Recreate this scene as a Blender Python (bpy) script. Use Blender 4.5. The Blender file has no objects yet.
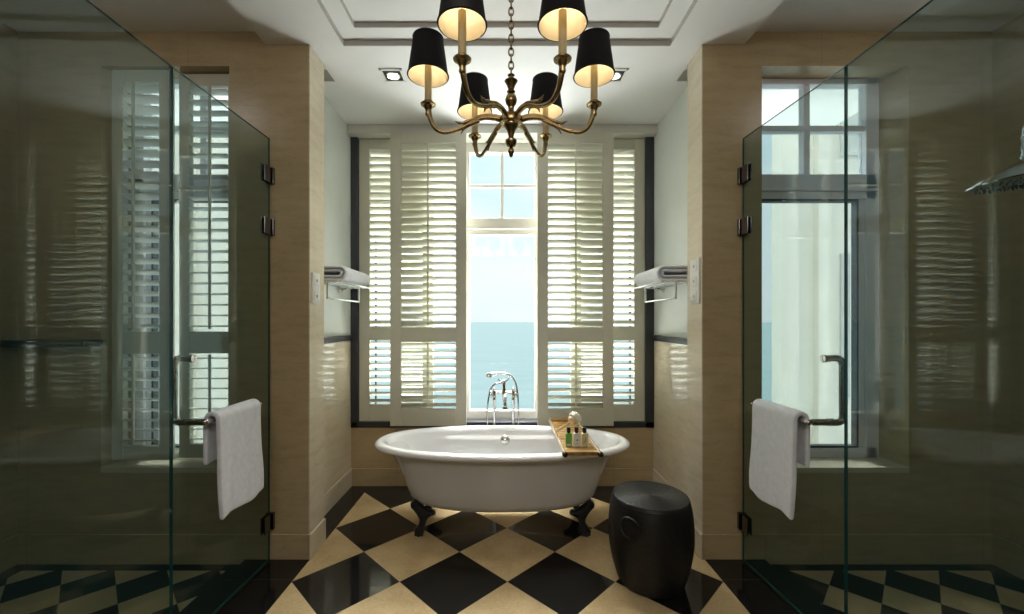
import bpy, bmesh, math, random
from mathutils import Vector, Matrix, noise
random.seed(4)
C = bpy.context.scene.collection
PI = math.pi
CAMZ = 1.37

# ------------------------------------------------------------------ node helpers
def mat(name):
    m = bpy.data.materials.new(name); m.use_nodes = True
    nt = m.node_tree; nt.nodes.clear()
    out = nt.nodes.new('ShaderNodeOutputMaterial')
    return m, nt, out
def setin(node, key, val):
    if key in node.inputs: node.inputs[key].default_value = val
def rgba(c): return (c[0], c[1], c[2], 1.0)
def principled(nt, out, color, rough, metal=0.0, spec=0.5, coat=0.0):
    p = nt.nodes.new('ShaderNodeBsdfPrincipled')
    setin(p, 'Base Color', rgba(color)); setin(p, 'Roughness', rough); setin(p, 'Metallic', metal)
    setin(p, 'Specular IOR Level', spec); setin(p, 'Coat Weight', coat); setin(p, 'Coat Roughness', 0.05)
    nt.links.new(p.outputs[0], out.inputs[0])
    return p
def noise_tex(nt, scale, detail=3, coords='Object', vscale=(1,1,1), rough=0.5):
    tc = nt.nodes.new('ShaderNodeTexCoord'); mp = nt.nodes.new('ShaderNodeMapping')
    mp.inputs['Scale'].default_value = vscale
    nt.links.new(tc.outputs[coords], mp.inputs[0])
    n = nt.nodes.new('ShaderNodeTexNoise'); n.inputs['Scale'].default_value = scale
    n.inputs['Detail'].default_value = detail; n.inputs['Roughness'].default_value = rough
    nt.links.new(mp.outputs[0], n.inputs['Vector'])
    return n
def ramp(nt, fac, stops):
    r = nt.nodes.new('ShaderNodeValToRGB'); e = r.color_ramp.elements
    e[0].position, e[0].color = stops[0][0], rgba(stops[0][1])
    e[1].position, e[1].color = stops[-1][0], rgba(stops[-1][1])
    for pos, c in stops[1:-1]:
        x = e.new(pos); x.color = rgba(c)
    nt.links.new(fac, r.inputs[0]); return r
def bump(nt, p, h, strength=0.2, dist=0.01):
    b = nt.nodes.new('ShaderNodeBump'); b.inputs['Strength'].default_value = strength
    b.inputs['Distance'].default_value = dist
    nt.links.new(h, b.inputs['Height']); nt.links.new(b.outputs[0], p.inputs['Normal'])
def simple(name, color, rough=0.5, metal=0.0, var=0.06, nscale=8, bstr=0.0, bscale=60, spec=0.5, coat=0.0, vscale=(1,1,1)):
    m, nt, out = mat(name)
    p = principled(nt, out, color, rough, metal, spec, coat)
    n = noise_tex(nt, nscale, vscale=vscale)
    lo = [c*(1-var) for c in color]; hi = [min(1, c*(1+var)) for c in color]
    r = ramp(nt, n.outputs['Fac'], [(0.3, lo), (0.7, hi)])
    nt.links.new(r.outputs[0], p.inputs['Base Color'])
    if bstr > 0:
        n2 = noise_tex(nt, bscale, 4); bump(nt, p, n2.outputs['Fac'], bstr, 0.004)
    return m
class MX:
    """tiny math-node helper"""
    def __init__(s, nt): s.nt = nt
    def op(s, o, a, b=None, c=None):
        n = s.nt.nodes.new('ShaderNodeMath'); n.operation = o
        for i, v in enumerate((a, b, c)):
            if v is None: continue
            if isinstance(v, (int, float)): n.inputs[i].default_value = v
            else: s.nt.links.new(v, n.inputs[i])
        return n.outputs[0]
def mixc(nt, fac, a, b):
    m = nt.nodes.new('ShaderNodeMix'); m.data_type = 'RGBA'
    if isinstance(fac, (int, float)): m.inputs[0].default_value = fac
    else: nt.links.new(fac, m.inputs[0])
    for i, v in ((6, a), (7, b)):
        if isinstance(v, tuple): m.inputs[i].default_value = rgba(v)
        else: nt.links.new(v, m.inputs[i])
    return m.outputs[2]

# ------------------------------------------------------------------ materials
M = {}
def stone(name, c1, c2, rough, seams=True, seam_u=0.92):
    m, nt, out = mat(name)
    p = principled(nt, out, c1, rough, 0, 0.5)
    n = noise_tex(nt, 5, 8, vscale=(1, 1, 5), rough=0.62)
    n2 = noise_tex(nt, 90, 3, vscale=(0.4, 0.4, 2.2))
    x = MX(nt)
    f = x.op('ADD', x.op('MULTIPLY', n.outputs['Fac'], 0.65), x.op('MULTIPLY', n2.outputs['Fac'], 0.35))
    r = ramp(nt, f, [(0.36, c2), (0.5, c1), (0.66, tuple(min(1, c*1.08) for c in c1))])
    col = r.outputs[0]
    if seams:
        tc = nt.nodes.new('ShaderNodeTexCoord'); sp = nt.nodes.new('ShaderNodeSeparateXYZ')
        nt.links.new(tc.outputs['Object'], sp.inputs[0])
        u = x.op('ABSOLUTE', sp.outputs[0])
        d = x.op('ABSOLUTE', x.op('SUBTRACT', x.op('FRACT', x.op('DIVIDE', x.op('ADD', u, 0.48), seam_u)), 0.5))
        s1 = x.op('LESS_THAN', d, 0.0018)
        col = mixc(nt, x.op('MULTIPLY', s1, 0.35), col, tuple(c*0.35 for c in c2))
    nt.links.new(col, p.inputs['Base Color'])
    return m
M['stone'] = stone('limestone_wall', (0.455, 0.35, 0.20), (0.39, 0.295, 0.16), 0.30)
M['stone_light'] = stone('limestone_polished', (0.68, 0.60, 0.46), (0.60, 0.52, 0.39), 0.12, seams=False)
M['plaster'] = simple('pale_plaster', (0.70, 0.74, 0.71), 0.30, var=0.02)
M['ceiling'] = simple('ceiling_paint', (0.80, 0.80, 0.80), 0.6, var=0.01)
M['ceiling_edge'] = simple('ceiling_step_tone', (0.50, 0.48, 0.45), 0.6, var=0.01)
M['header'] = simple('header_paint', (0.58, 0.58, 0.52), 0.5, var=0.02)
M['sage'] = simple('sage_shutter_paint', (0.58, 0.57, 0.46), 0.42, var=0.02, spec=0.35)
M['louver'] = simple('louver_paint', (0.72, 0.72, 0.61), 0.38, var=0.02, spec=0.4)
M['white_louver'] = simple('white_louver_paint', (0.90, 0.93, 0.90), 0.35, var=0.02)
M['dark_trim'] = simple('charcoal_trim', (0.030, 0.033, 0.040), 0.3, var=0.1)
M['window_white'] = simple('window_frame_paint', (0.83, 0.80, 0.74), 0.4, var=0.02)
M['window_lilac'] = simple('window_frame_cool_paint', (0.84, 0.83, 0.90), 0.35, var=0.02)
M['gasket'] = simple('black_gasket', (0.012, 0.014, 0.016), 0.5)
M['chrome'] = simple('polished_chrome', (0.80, 0.80, 0.80), 0.06, 1.0, var=0.02)
M['dark_chrome'] = simple('smoked_chrome', (0.16, 0.15, 0.145), 0.14, 1.0, var=0.05)
M['nickel'] = simple('polished_nickel', (0.48, 0.44, 0.40), 0.09, 1.0, var=0.03)
M['brass'] = simple('antique_brass', (0.33, 0.235, 0.11), 0.25, 1.0, var=0.35, nscale=25)
M['black_iron'] = simple('black_iron', (0.006, 0.007, 0.010), 0.38, var=0.2)
M['enamel'] = simple('white_enamel', (0.86, 0.86, 0.86), 0.07, var=0.005, coat=0.5)
M['tub_paint'] = simple('tub_outer_paint', (0.66, 0.65, 0.62), 0.22, var=0.01)
M['towel'] = simple('white_terry', (0.84, 0.86, 0.91), 0.95, var=0.05, nscale=40, bstr=0.9, bscale=420, spec=0.1)
M['towel_cream'] = simple('cream_terry', (0.76, 0.73, 0.67), 0.95, var=0.06, nscale=40, bstr=0.9, bscale=420, spec=0.1)
M['switch'] = simple('switch_plastic', (0.80, 0.79, 0.75), 0.3, var=0.01)
M['switch_dark'] = simple('switch_button', (0.35, 0.34, 0.32), 0.3, var=0.01)
M['wood'] = simple('oiled_teak', (0.34, 0.185, 0.045), 0.4, var=0.4, nscale=22, vscale=(1, 9, 1))
M['cap_bronze'] = simple('bronze_knob', (0.05, 0.03, 0.02), 0.25, 0.8)
M['rail_gold'] = simple('champagne_rail', (0.55, 0.44, 0.30), 0.25, 0.6)
M['bristle'] = simple('cream_bristle', (0.88, 0.82, 0.68), 0.9, var=0.08, nscale=80, bstr=0.25, bscale=300)
M['pale_wood'] = simple('pale_beech', (0.66, 0.45, 0.24), 0.45, var=0.15, nscale=30)
M['cap_black'] = simple('black_cap', (0.01, 0.01, 0.012), 0.3)
M['label_white'] = simple('paper_label', (0.82, 0.82, 0.80), 0.5, var=0.02)
M['bottle_white'] = simple('white_bottle', (0.80, 0.79, 0.78), 0.2, var=0.02)
M['ink'] = simple('dark_print', (0.12, 0.12, 0.13), 0.5)
M['facade'] = simple('cream_render_facade', (0.74, 0.71, 0.64), 0.8, var=0.03, nscale=2)
M['facade_grey'] = simple('grey_facade_panel', (0.50, 0.52, 0.50), 0.6, var=0.05)  # even grey for the window panels of the outside wings

def bottle_glass(name, c):
    m, nt, out = mat(name); p = principled(nt, out, c, 0.08); setin(p, 'Transmission Weight', 0.15)
    n = noise_tex(nt, 20); r = ramp(nt, n.outputs['Fac'], [(0.3, tuple(v*0.9 for v in c)), (0.7, c)])
    nt.links.new(r.outputs[0], p.inputs['Base Color']); return m
M['bottle_green'] = bottle_glass('green_gel', (0.25, 0.62, 0.12))
M['bottle_yellow'] = bottle_glass('yellow_gel', (0.85, 0.78, 0.48))

def glass(name, tint, refl=1.0, ior=1.5, body=None):
    """thin sheet: tinted see-through plus fresnel mirror, one pass per face"""
    m, nt, out = mat(name)
    t = nt.nodes.new('ShaderNodeBsdfTransparent'); g = nt.nodes.new('ShaderNodeBsdfGlossy')
    g.inputs['Roughness'].default_value = 0.0; g.inputs['Color'].default_value = (0.95, 1.0, 0.98, 1)
    n = noise_tex(nt, 1.5); r = ramp(nt, n.outputs['Fac'], [(0.2, tuple(c*0.99 for c in tint)), (0.8, tint)])
    nt.links.new(r.outputs[0], t.inputs[0])
    geo = nt.nodes.new('ShaderNodeNewGeometry')
    x = MX(nt)
    # symmetric Schlick fresnel from the view angle, same from both sides
    vm = nt.nodes.new('ShaderNodeVectorMath'); vm.operation = 'DOT_PRODUCT'
    nt.links.new(geo.outputs['Normal'], vm.inputs[0]); nt.links.new(geo.outputs['Incoming'], vm.inputs[1])
    c = x.op('ABSOLUTE', vm.outputs['Value'])
    f0 = ((ior-1)/(ior+1))**2
    fr = x.op('ADD', f0, x.op('MULTIPLY', x.op('POWER', x.op('SUBTRACT', 1.0, c), 5.0), 1-f0))
    fr = x.op('MULTIPLY', fr, refl)
    mx = nt.nodes.new('ShaderNodeMixShader')
    nt.links.new(fr, mx.inputs[0]); nt.links.new(t.outputs[0], mx.inputs[1]); nt.links.new(g.outputs[0], mx.inputs[2])
    if body:
        df = nt.nodes.new('ShaderNodeBsdfDiffuse'); df.inputs[0].default_value = rgba(body[0])
        m2 = nt.nodes.new('ShaderNodeMixShader'); m2.inputs[0].default_value = body[1]
        nt.links.new(mx.outputs[0], m2.inputs[1]); nt.links.new(df.outputs[0], m2.inputs[2]); mx = m2
    nt.links.new(mx.outputs[0], out.inputs[0])
    return m
M['shower_glass'] = glass('shower_glass', (0.80, 0.862, 0.85), 0.55, body=((0.02, 0.16, 0.19), 0.05))
M['window_glass'] = glass('window_glass', (0.98, 0.99, 0.985), 0.22)
M['glass_edge'] = simple('glass_cut_edge', (0.015, 0.085, 0.075), 0.15, var=0.2)

def shade_mat():
    m, nt, out = mat('lampshade_black_outside_cream_inside')
    a = nt.nodes.new('ShaderNodeBsdfPrincipled'); b = nt.nodes.new('ShaderNodeBsdfPrincipled')
    setin(a, 'Base Color', (0.008, 0.007, 0.008, 1)); setin(a, 'Roughness', 0.75); setin(a, 'Specular IOR Level', 0.2)
    setin(b, 'Base Color', (0.88, 0.80, 0.62, 1)); setin(b, 'Roughness', 0.8)
    n = noise_tex(nt, 30); r = ramp(nt, n.outputs['Fac'], [(0.3, (0.84, 0.77, 0.60)), (0.7, (0.9, 0.83, 0.66))])
    nt.links.new(r.outputs[0], b.inputs['Base Color'])
    nt.links.new(b.outputs[0], out.inputs[0])
    m2, nt2, out2 = mat('lampshade_black_silk')
    p = principled(nt2, out2, (0.007, 0.006, 0.007), 0.7, spec=0.25)
    n2 = noise_tex(nt2, 200, 2, vscale=(1, 1, 0.05)); bump(nt2, p, n2.outputs['Fac'], 0.2, 0.002)
    return m, m2
M['shade_in'], M['shade_out'] = shade_mat()
def emis(name, c, s):
    m, nt, out = mat(name); e = nt.nodes.new('ShaderNodeEmission')
    e.inputs[1].default_value = s
    n = noise_tex(nt, 5); r = ramp(nt, n.outputs['Fac'], [(0.2, tuple(v*0.97 for v in c)), (0.8, c)])
    nt.links.new(r.outputs[0], e.inputs[0]); nt.links.new(e.outputs[0], out.inputs[0]); return m
M['bulb'] = emis('warm_bulb', (1.0, 0.72, 0.38), 3.0)
M['downlight_bulb'] = emis('downlight_bulb', (1.0, 0.93, 0.80), 6.0)
M['candle'] = simple('ivory_candle_sleeve', (0.62, 0.50, 0.27), 0.5, var=0.03)

X0, Y0, S = -0.27, 2.181, 0.4
XL, XR, YB = -1.118, 1.145, 3.313
BL, BE = (0.006, 0.006, 0.007), (0.52, 0.385, 0.205)
def checker_floor(name, x0, y0, s, bounds, seam=None, rough_b=0.07):
    m, nt, out = mat(name); p = principled(nt, out, BE, 0.2)
    x = MX(nt); tc = nt.nodes.new('ShaderNodeTexCoord'); sp = nt.nodes.new('ShaderNodeSeparateXYZ')
    nt.links.new(tc.outputs['Object'], sp.inputs[0]); X, Y = sp.outputs[0], sp.outputs[1]
    dx, dy = x.op('SUBTRACT', X, x0), x.op('SUBTRACT', Y, y0); k = 1/(math.sqrt(2)*s)
    P = x.op('ADD', x.op('MULTIPLY', x.op('ADD', dx, dy), k), 0.5)
    Q = x.op('ADD', x.op('MULTIPLY', x.op('SUBTRACT', dx, dy), k), 0.5)
    par = x.op('FLOORED_MODULO', x.op('ADD', x.op('FLOOR', P), x.op('FLOOR', Q)), 2.0)   # 0 black 1 beige
    def edge(v): return x.op('SUBTRACT', 0.5, x.op('ABSOLUTE', x.op('SUBTRACT', x.op('FRACT', v), 0.5)))
    g = x.op('LESS_THAN', x.op('MINIMUM', edge(P), edge(Q)), 0.0011/s)
    xa, xb, ya, yb = bounds
    inside = x.op('MULTIPLY', x.op('MULTIPLY', x.op('GREATER_THAN', X, xa), x.op('LESS_THAN', X, xb)),
                  x.op('MULTIPLY', x.op('GREATER_THAN', Y, ya), x.op('LESS_THAN', Y, yb)))
    n = noise_tex(nt, 7, 7, rough=0.65); n2 = noise_tex(nt, 70, 3)
    f = x.op('ADD', x.op('MULTIPLY', n.outputs['Fac'], 0.6), x.op('MULTIPLY', n2.outputs['Fac'], 0.4))
    beige = ramp(nt, f, [(0.35, (0.44, 0.315, 0.155)), (0.5, BE), (0.65, (0.58, 0.44, 0.25))]).outputs[0]
    black = ramp(nt, n2.outputs['Fac'], [(0.3, BL), (0.75, (0.012, 0.011, 0.010))]).outputs[0]
    isb = x.op('MULTIPLY', par, inside)
    col = mixc(nt, isb, black, beige)
    gl = x.op('MULTIPLY', g, inside)
    if seam:
        s0, sp_ = seam
        d = x.op('ABSOLUTE', x.op('SUBTRACT', x.op('FRACT', x.op('DIVIDE', x.op('SUBTRACT', Y, s0), sp_)), 0.5))
        sm = x.op('MULTIPLY', x.op('GREATER_THAN', d, 0.4975), x.op('SUBTRACT', 1.0, inside))
        gl = x.op('ADD', gl, sm)
    col = mixc(nt, x.op('MULTIPLY', gl, 0.6), col, (0.10, 0.08, 0.06))
    nt.links.new(col, p.inputs['Base Color'])
    nt.links.new(x.op('ADD', rough_b, x.op('MULTIPLY', isb, 0.12)), p.inputs['Roughness'])
    return m
M['floor'] = checker_floor('diagonal_checker_stone', X0, Y0, S, (XL, XR, -9, YB), seam=(2.2, 0.57))
M['shower_floor_r'] = checker_floor('small_checker_stone_right', 1.86, 2.199, 0.2065, (1.56, 2.70, 0.3, 2.325), rough_b=0.25)
M['shower_floor_l'] = checker_floor('small_checker_stone_left', -2.495, 2.199, 0.2065, (-2.70, -1.56, 0.3, 2.325), rough_b=0.25)

def rattan():
    m, nt, out = mat('black_lacquered_rattan'); p = principled(nt, out, (0.008, 0.008, 0.008), 0.36, spec=0.35)
    n = noise_tex(nt, 60, 3, vscale=(1, 1, 6)); r = ramp(nt, n.outputs['Fac'], [(0.3, (0.007, 0.007, 0.008)), (0.75, (0.014, 0.013, 0.013))])
    nt.links.new(r.outputs[0], p.inputs['Base Color']); bump(nt, p, n.outputs['Fac'], 0.4, 0.003); return m
M['rattan'] = rattan()
def sea():
    m, nt, out = mat('sea_water'); p = principled(nt, out, (0.20, 0.42, 0.47), 0.55, spec=0.4)
    n = noise_tex(nt, 0.02, 6, vscale=(1, 3, 1)); r = ramp(nt, n.outputs['Fac'], [(0.3, (0.12, 0.20, 0.215)), (0.7, (0.15, 0.225, 0.24))])
    nt.links.new(r.outputs[0], p.inputs['Base Color']); bump(nt, p, n.outputs['Fac'], 0.3, 1.0); return m
M['sea'] = sea()

# ------------------------------------------------------------------ mesh helpers
def NB(): return bmesh.new()
def box(bm, x0, x1, y0, y1, z0, z1, mi=0):
    vs = [bm.verts.new(v) for v in ((x0,y0,z0),(x1,y0,z0),(x1,y1,z0),(x0,y1,z0),(x0,y0,z1),(x1,y0,z1),(x1,y1,z1),(x0,y1,z1))]
    for f in ((0,3,2,1),(4,5,6,7),(0,1,5,4),(1,2,6,5),(2,3,7,6),(3,0,4,7)):
        fc = bm.faces.new([vs[i] for i in f]); fc.material_index = mi
    return vs
def hexa(bm, pts, mi=0):
    vs = [bm.verts.new(v) for v in pts]
    for f in ((0,3,2,1),(4,5,6,7),(0,1,5,4),(1,2,6,5),(2,3,7,6),(3,0,4,7)):
        fc = bm.faces.new([vs[i] for i in f]); fc.material_index = mi
def lathe(bm, prof, seg=32, origin=(0,0,0), axis=(0,0,1), mi=0, cap=True):
    """prof = [(r, h)...]"""
    ax = Vector(axis).normalized(); q = Vector((0,0,1)).rotation_difference(ax); o = Vector(origin)
    rings = []
    for r, h in prof:
        if r < 1e-6: rings.append([bm.verts.new(o + q @ Vector((0,0,h)))])
        else: rings.append([bm.verts.new(o + q @ Vector((r*math.cos(2*PI*i/seg), r*math.sin(2*PI*i/seg), h))) for i in range(seg)])
    for a, b in zip(rings, rings[1:]):
        for i in range(seg):
            j = (i+1) % seg
            if len(a) == 1 and len(b) == 1: continue
            if len(a) == 1: f = bm.faces.new((a[0], b[j], b[i]))
            elif len(b) == 1: f = bm.faces.new((a[i], a[j], b[0]))
            else: f = bm.faces.new((a[i], a[j], b[j], b[i]))
            f.material_index = mi
    if cap:
        if len(rings[0]) > 1: bm.faces.new(list(reversed(rings[0]))).material_index = mi
        if len(rings[-1]) > 1: bm.faces.new(rings[-1]).material_index = mi
def smooth_pts(pts, n=8):
    """Catmull-Rom through points; works on any-dimension tuples"""
    P = [pts[0]] + list(pts) + [pts[-1]]; out = []
    for i in range(1, len(P)-2):
        for k in range(n):
            t = k/n
            out.append(tuple(0.5*((2*b)+(-a+c)*t+(2*a-5*b+4*c-d)*t*t+(-a+3*b-3*c+d)*t**3) for a,b,c,d in zip(P[i-1],P[i],P[i+1],P[i+2])))
    out.append(tuple(pts[-1])); return out
def tube(bm, pts, r, seg=12, mi=0, closed=False, flat=1.0):
    pts = [Vector(p) for p in pts]; n = len(pts)
    rs = r if isinstance(r, (list, tuple)) else [r]*n
    tang = []
    for i in range(n):
        if closed: t = pts[(i+1) % n]-pts[i-1]
        else: t = pts[min(i+1, n-1)]-pts[max(i-1, 0)]
        tang.append(t.normalized())
    up = Vector((0,0,1)) if abs(tang[0].z) < 0.9 else Vector((1,0,0))
    nrm = (up - tang[0]*up.dot(tang[0])).normalized(); rings = []
    for i in range(n):
        if i: nrm = tang[i-1].rotation_difference(tang[i]) @ nrm
        nrm = (nrm - tang[i]*nrm.dot(tang[i])).normalized(); b = tang[i].cross(nrm)
        rings.append([bm.verts.new(pts[i] + (nrm*math.cos(2*PI*k/seg)*flat + b*math.sin(2*PI*k/seg))*rs[i]) for k in range(seg)])
    m = n if closed else n-1
    for i in range(m):
        a, c = rings[i], rings[(i+1) % n]
        for k in range(seg):
            f = bm.faces.new((a[k], a[(k+1) % seg], c[(k+1) % seg], c[k])); f.material_index = mi
    if not closed:
        bm.faces.new(list(reversed(rings[0]))).material_index = mi; bm.faces.new(rings[-1]).material_index = mi
def sphere(bm, c, r, sc=(1,1,1), mi=0, seg=20):
    prof = [(r*math.sin(PI*i/10), -r*math.cos(PI*i/10)) for i in range(11)]
    prof[0] = (0, -r); prof[-1] = (0, r); tmp = bmesh.new(); lathe(tmp, prof, seg, cap=False)
    for v in tmp.verts: v.co = Vector((v.co.x*sc[0]+c[0], v.co.y*sc[1]+c[1], v.co.z*sc[2]+c[2]))
    vm = {v: bm.verts.new(v.co) for v in tmp.verts}
    for f in tmp.faces: bm.faces.new([vm[v] for v in f.verts]).material_index = mi
    tmp.free()
def obj(name, bm, m, parent=None, smooth=False, bevel=0, sub=0, loc=None):
    me = bpy.data.meshes.new(name); bmesh.ops.recalc_face_normals(bm, faces=bm.faces[:])
    bm.to_mesh(me); bm.free()
    for mm in (m if isinstance(m, (list, tuple)) else [m]): me.materials.append(mm)
    o = bpy.data.objects.new(name, me); C.objects.link(o)
    if parent: o.parent = parent
    if loc: o.location = loc
    if smooth:
        for p in me.polygons: p.use_smooth = True
        if smooth != 'all':
            try: me.set_sharp_from_angle(angle=math.radians(36))
            except Exception: pass
    if bevel:
        b = o.modifiers.new('bevel', 'BEVEL'); b.width = bevel; b.segments = 2; b.limit_method = 'ANGLE'
    if sub:
        s = o.modifiers.new('sub', 'SUBSURF'); s.levels = sub; s.render_levels = sub
    return o
def thing(name, label, cat, loc=(0,0,0), group=None, rotz=0):
    o = bpy.data.objects.new(name, None); C.objects.link(o); o.location = loc; o.rotation_euler = (0,0,rotz)
    o.empty_display_size = 0.1
    o['label'] = label; o['category'] = cat
    if group: o['group'] = group
    return o
def tag(o, label, cat, group=None):
    o['label'] = label; o['category'] = cat
    if group: o['group'] = group
    return o
def struct(o): o['kind'] = 'structure'; return o
def dup(root, loc, label, scale=None):
    def cp(o, par):
        c = o.copy(); C.objects.link(c)
        if par: c.parent = par
        for ch in [k for k in bpy.data.objects if k.parent == o]: cp(ch, c)
        return c
    r = cp(root, None); r.location = loc; r['label'] = label
    if scale: r.scale = scale
    return r

# ------------------------------------------------------------------ room shell
ZC, ZS = 2.955, 3.03          # corridor / shower ceilings
WX = 2.80                     # shower outer walls
YF, YP = 2.39, 2.57           # shower end wall, pier thickness
AX0, AX1, YA = -1.275, 1.232, 3.45
PL, PR = -1.128, 1.137

bm = NB(); box(bm, -1.49, 1.49, -2.5, YF, -0.06, 0); box(bm, -1.47, 1.47, YF, 3.62, -0.06, 0)
struct(obj('floor', bm, M['floor']))
for sgn, k in ((-1, 'l'), (1, 'r')):
    bm = NB(); a, b = sorted((sgn*1.49, sgn*WX)); box(bm, a, b, 0.25, YF+0.02, -0.09, -0.028)
    struct(obj('floor', bm, M['shower_floor_'+k]))
bm = NB(); box(bm, -WX, -1.49, -2.5, 0.25, -0.06, 0); box(bm, 1.49, WX, -2.5, 0.25, -0.06, 0)
struct(obj('floor', bm, M['floor']))

# ceilings
bm = NB()
hx0, hx1, hy0, hy1 = -0.933, 0.956, -1.6, 2.404
TOP = 3.14
box(bm, -1.375, hx0, -2.5, YP, ZC, TOP); box(bm, hx1, 1.375, -2.5, YP, ZC, TOP)
box(bm, hx0, hx1, hy1, 2.757, ZC, TOP); box(bm, hx0, hx1, -2.5, hy0, ZC, TOP)
box(bm, PL, hx0, YP, 2.757, ZC, TOP); box(bm, hx1, PR, YP, 2.757, ZC, TOP)
box(bm, -1.30, 1.27, 2.757, YA+0.02, ZC, TOP)
gx0, gx1, gy1 = -0.834, 0.848, 2.297
box(bm, hx0, gx0, hy0, hy1, ZC+0.031, TOP); box(bm, gx1, hx1, hy0, hy1, ZC+0.031, TOP)
box(bm, gx0, gx1, gy1, hy1, ZC+0.031, TOP); box(bm, gx0, gx1, hy0, hy0+0.1, ZC+0.031, TOP)
box(bm, gx0, gx1, hy0+0.1, gy1, ZC+0.056, TOP)
struct(obj('ceiling', bm, M['ceiling']))
bm = NB()      # thin darker liners on the faces of the two tray steps
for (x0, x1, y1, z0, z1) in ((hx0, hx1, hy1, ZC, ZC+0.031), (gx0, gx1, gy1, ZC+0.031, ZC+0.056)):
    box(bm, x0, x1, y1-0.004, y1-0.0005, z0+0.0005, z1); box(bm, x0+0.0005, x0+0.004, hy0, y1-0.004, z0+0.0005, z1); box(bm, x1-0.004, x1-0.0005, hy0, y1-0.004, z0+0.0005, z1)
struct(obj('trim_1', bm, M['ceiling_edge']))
bm = NB(); box(bm, -WX, -1.375, -2.5, YP, ZS, TOP); box(bm, 1.375, WX, -2.5, YP, ZS, TOP)
box(bm, -1.30, PL, YP, 2.757, ZS, TOP); box(bm, PR, 1.27, YP, 2.757, ZS, TOP)
struct(obj('ceiling', bm, M['ceiling']))
bm = NB(); box(bm, -WX-0.2, WX+0.2, -2.7, 3.8, TOP, TOP+0.2); struct(obj('ceiling', bm, M['ceiling']))

# outer walls
bm = NB(); box(bm, -WX-0.15, -WX, -2.5, YP, -0.09, TOP); struct(obj('wall_left', bm, M['stone']))
bm = NB(); box(bm, WX, WX+0.15, -2.5, YP, -0.09, TOP); struct(obj('wall_right', bm, M['stone']))
bm = NB(); box(bm, -WX-0.15, WX+0.15, -2.65, -2.5, -0.06, TOP); struct(obj('wall_back', bm, M['stone']))
for sgn, nm in ((-1, 'wall_left_front'), (1, 'wall_right_front')):
    a, b = sorted((sgn*1.40, sgn*WX)); bm = NB(); box(bm, a, b, 0.10, 0.25, -0.09, ZS); struct(obj(nm, bm, M['stone']))

# shower end walls with windows (splayed reveal)
WIN_Z0, WIN_Z1 = 0.5255, 2.832
def end_wall(sgn, nm):
    s = sgn; PR = 1.137 if s > 0 else 1.128; bm = NB()
    J = 1.476 if s > 0 else 1.585
    def bx(a, b, y0, y1, z0, z1):
        lo, hi = sorted((s*a, s*b)); box(bm, lo, hi, y0, y1, z0, z1)
    bx(PR, J, YF, 2.58, -0.09, TOP)                      # pier
    bx(1.27 if s > 0 else 1.30, J, 2.57, 2.60, -0.09, TOP)
    bx(J, WX, YF, 2.60, -0.09, WIN_Z0-0.03)               # below sill
    bx(J, WX, YF, 2.60, WIN_Z1, TOP)                      # header
    # splayed right-hand jamb
    pts = [(s*2.321, YF), (s*WX, YF), (s*WX, 2.60), (s*2.247, 2.60)]
    hexa(bm, [(x, y, WIN_Z0-0.03) for x, y in pts] + [(x, y, WIN_Z1) for x, y in pts])
    struct(obj(nm, bm, M['stone']))
    bm = NB()                                                 # sill slab, slightly sloped
    hexa(bm, [(s*1.476, YF-0.002, WIN_Z0-0.03), (s*2.321, YF-0.002, WIN_Z0-0.03), (s*2.247, 2.60, WIN_Z0-0.03), (s*1.476, 2.60, WIN_Z0-0.03),
              (s*1.476, YF-0.002, WIN_Z0), (s*2.321, YF-0.002, WIN_Z0), (s*2.247, 2.60, WIN_Z0+0.03), (s*1.476, 2.60, WIN_Z0+0.03)])
    struct(obj('trim_2' if s < 0 else 'trim_3', bm, M['stone_light']))
end_wall(-1, 'wall_left_end'); end_wall(1, 'wall_right_end')

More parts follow.
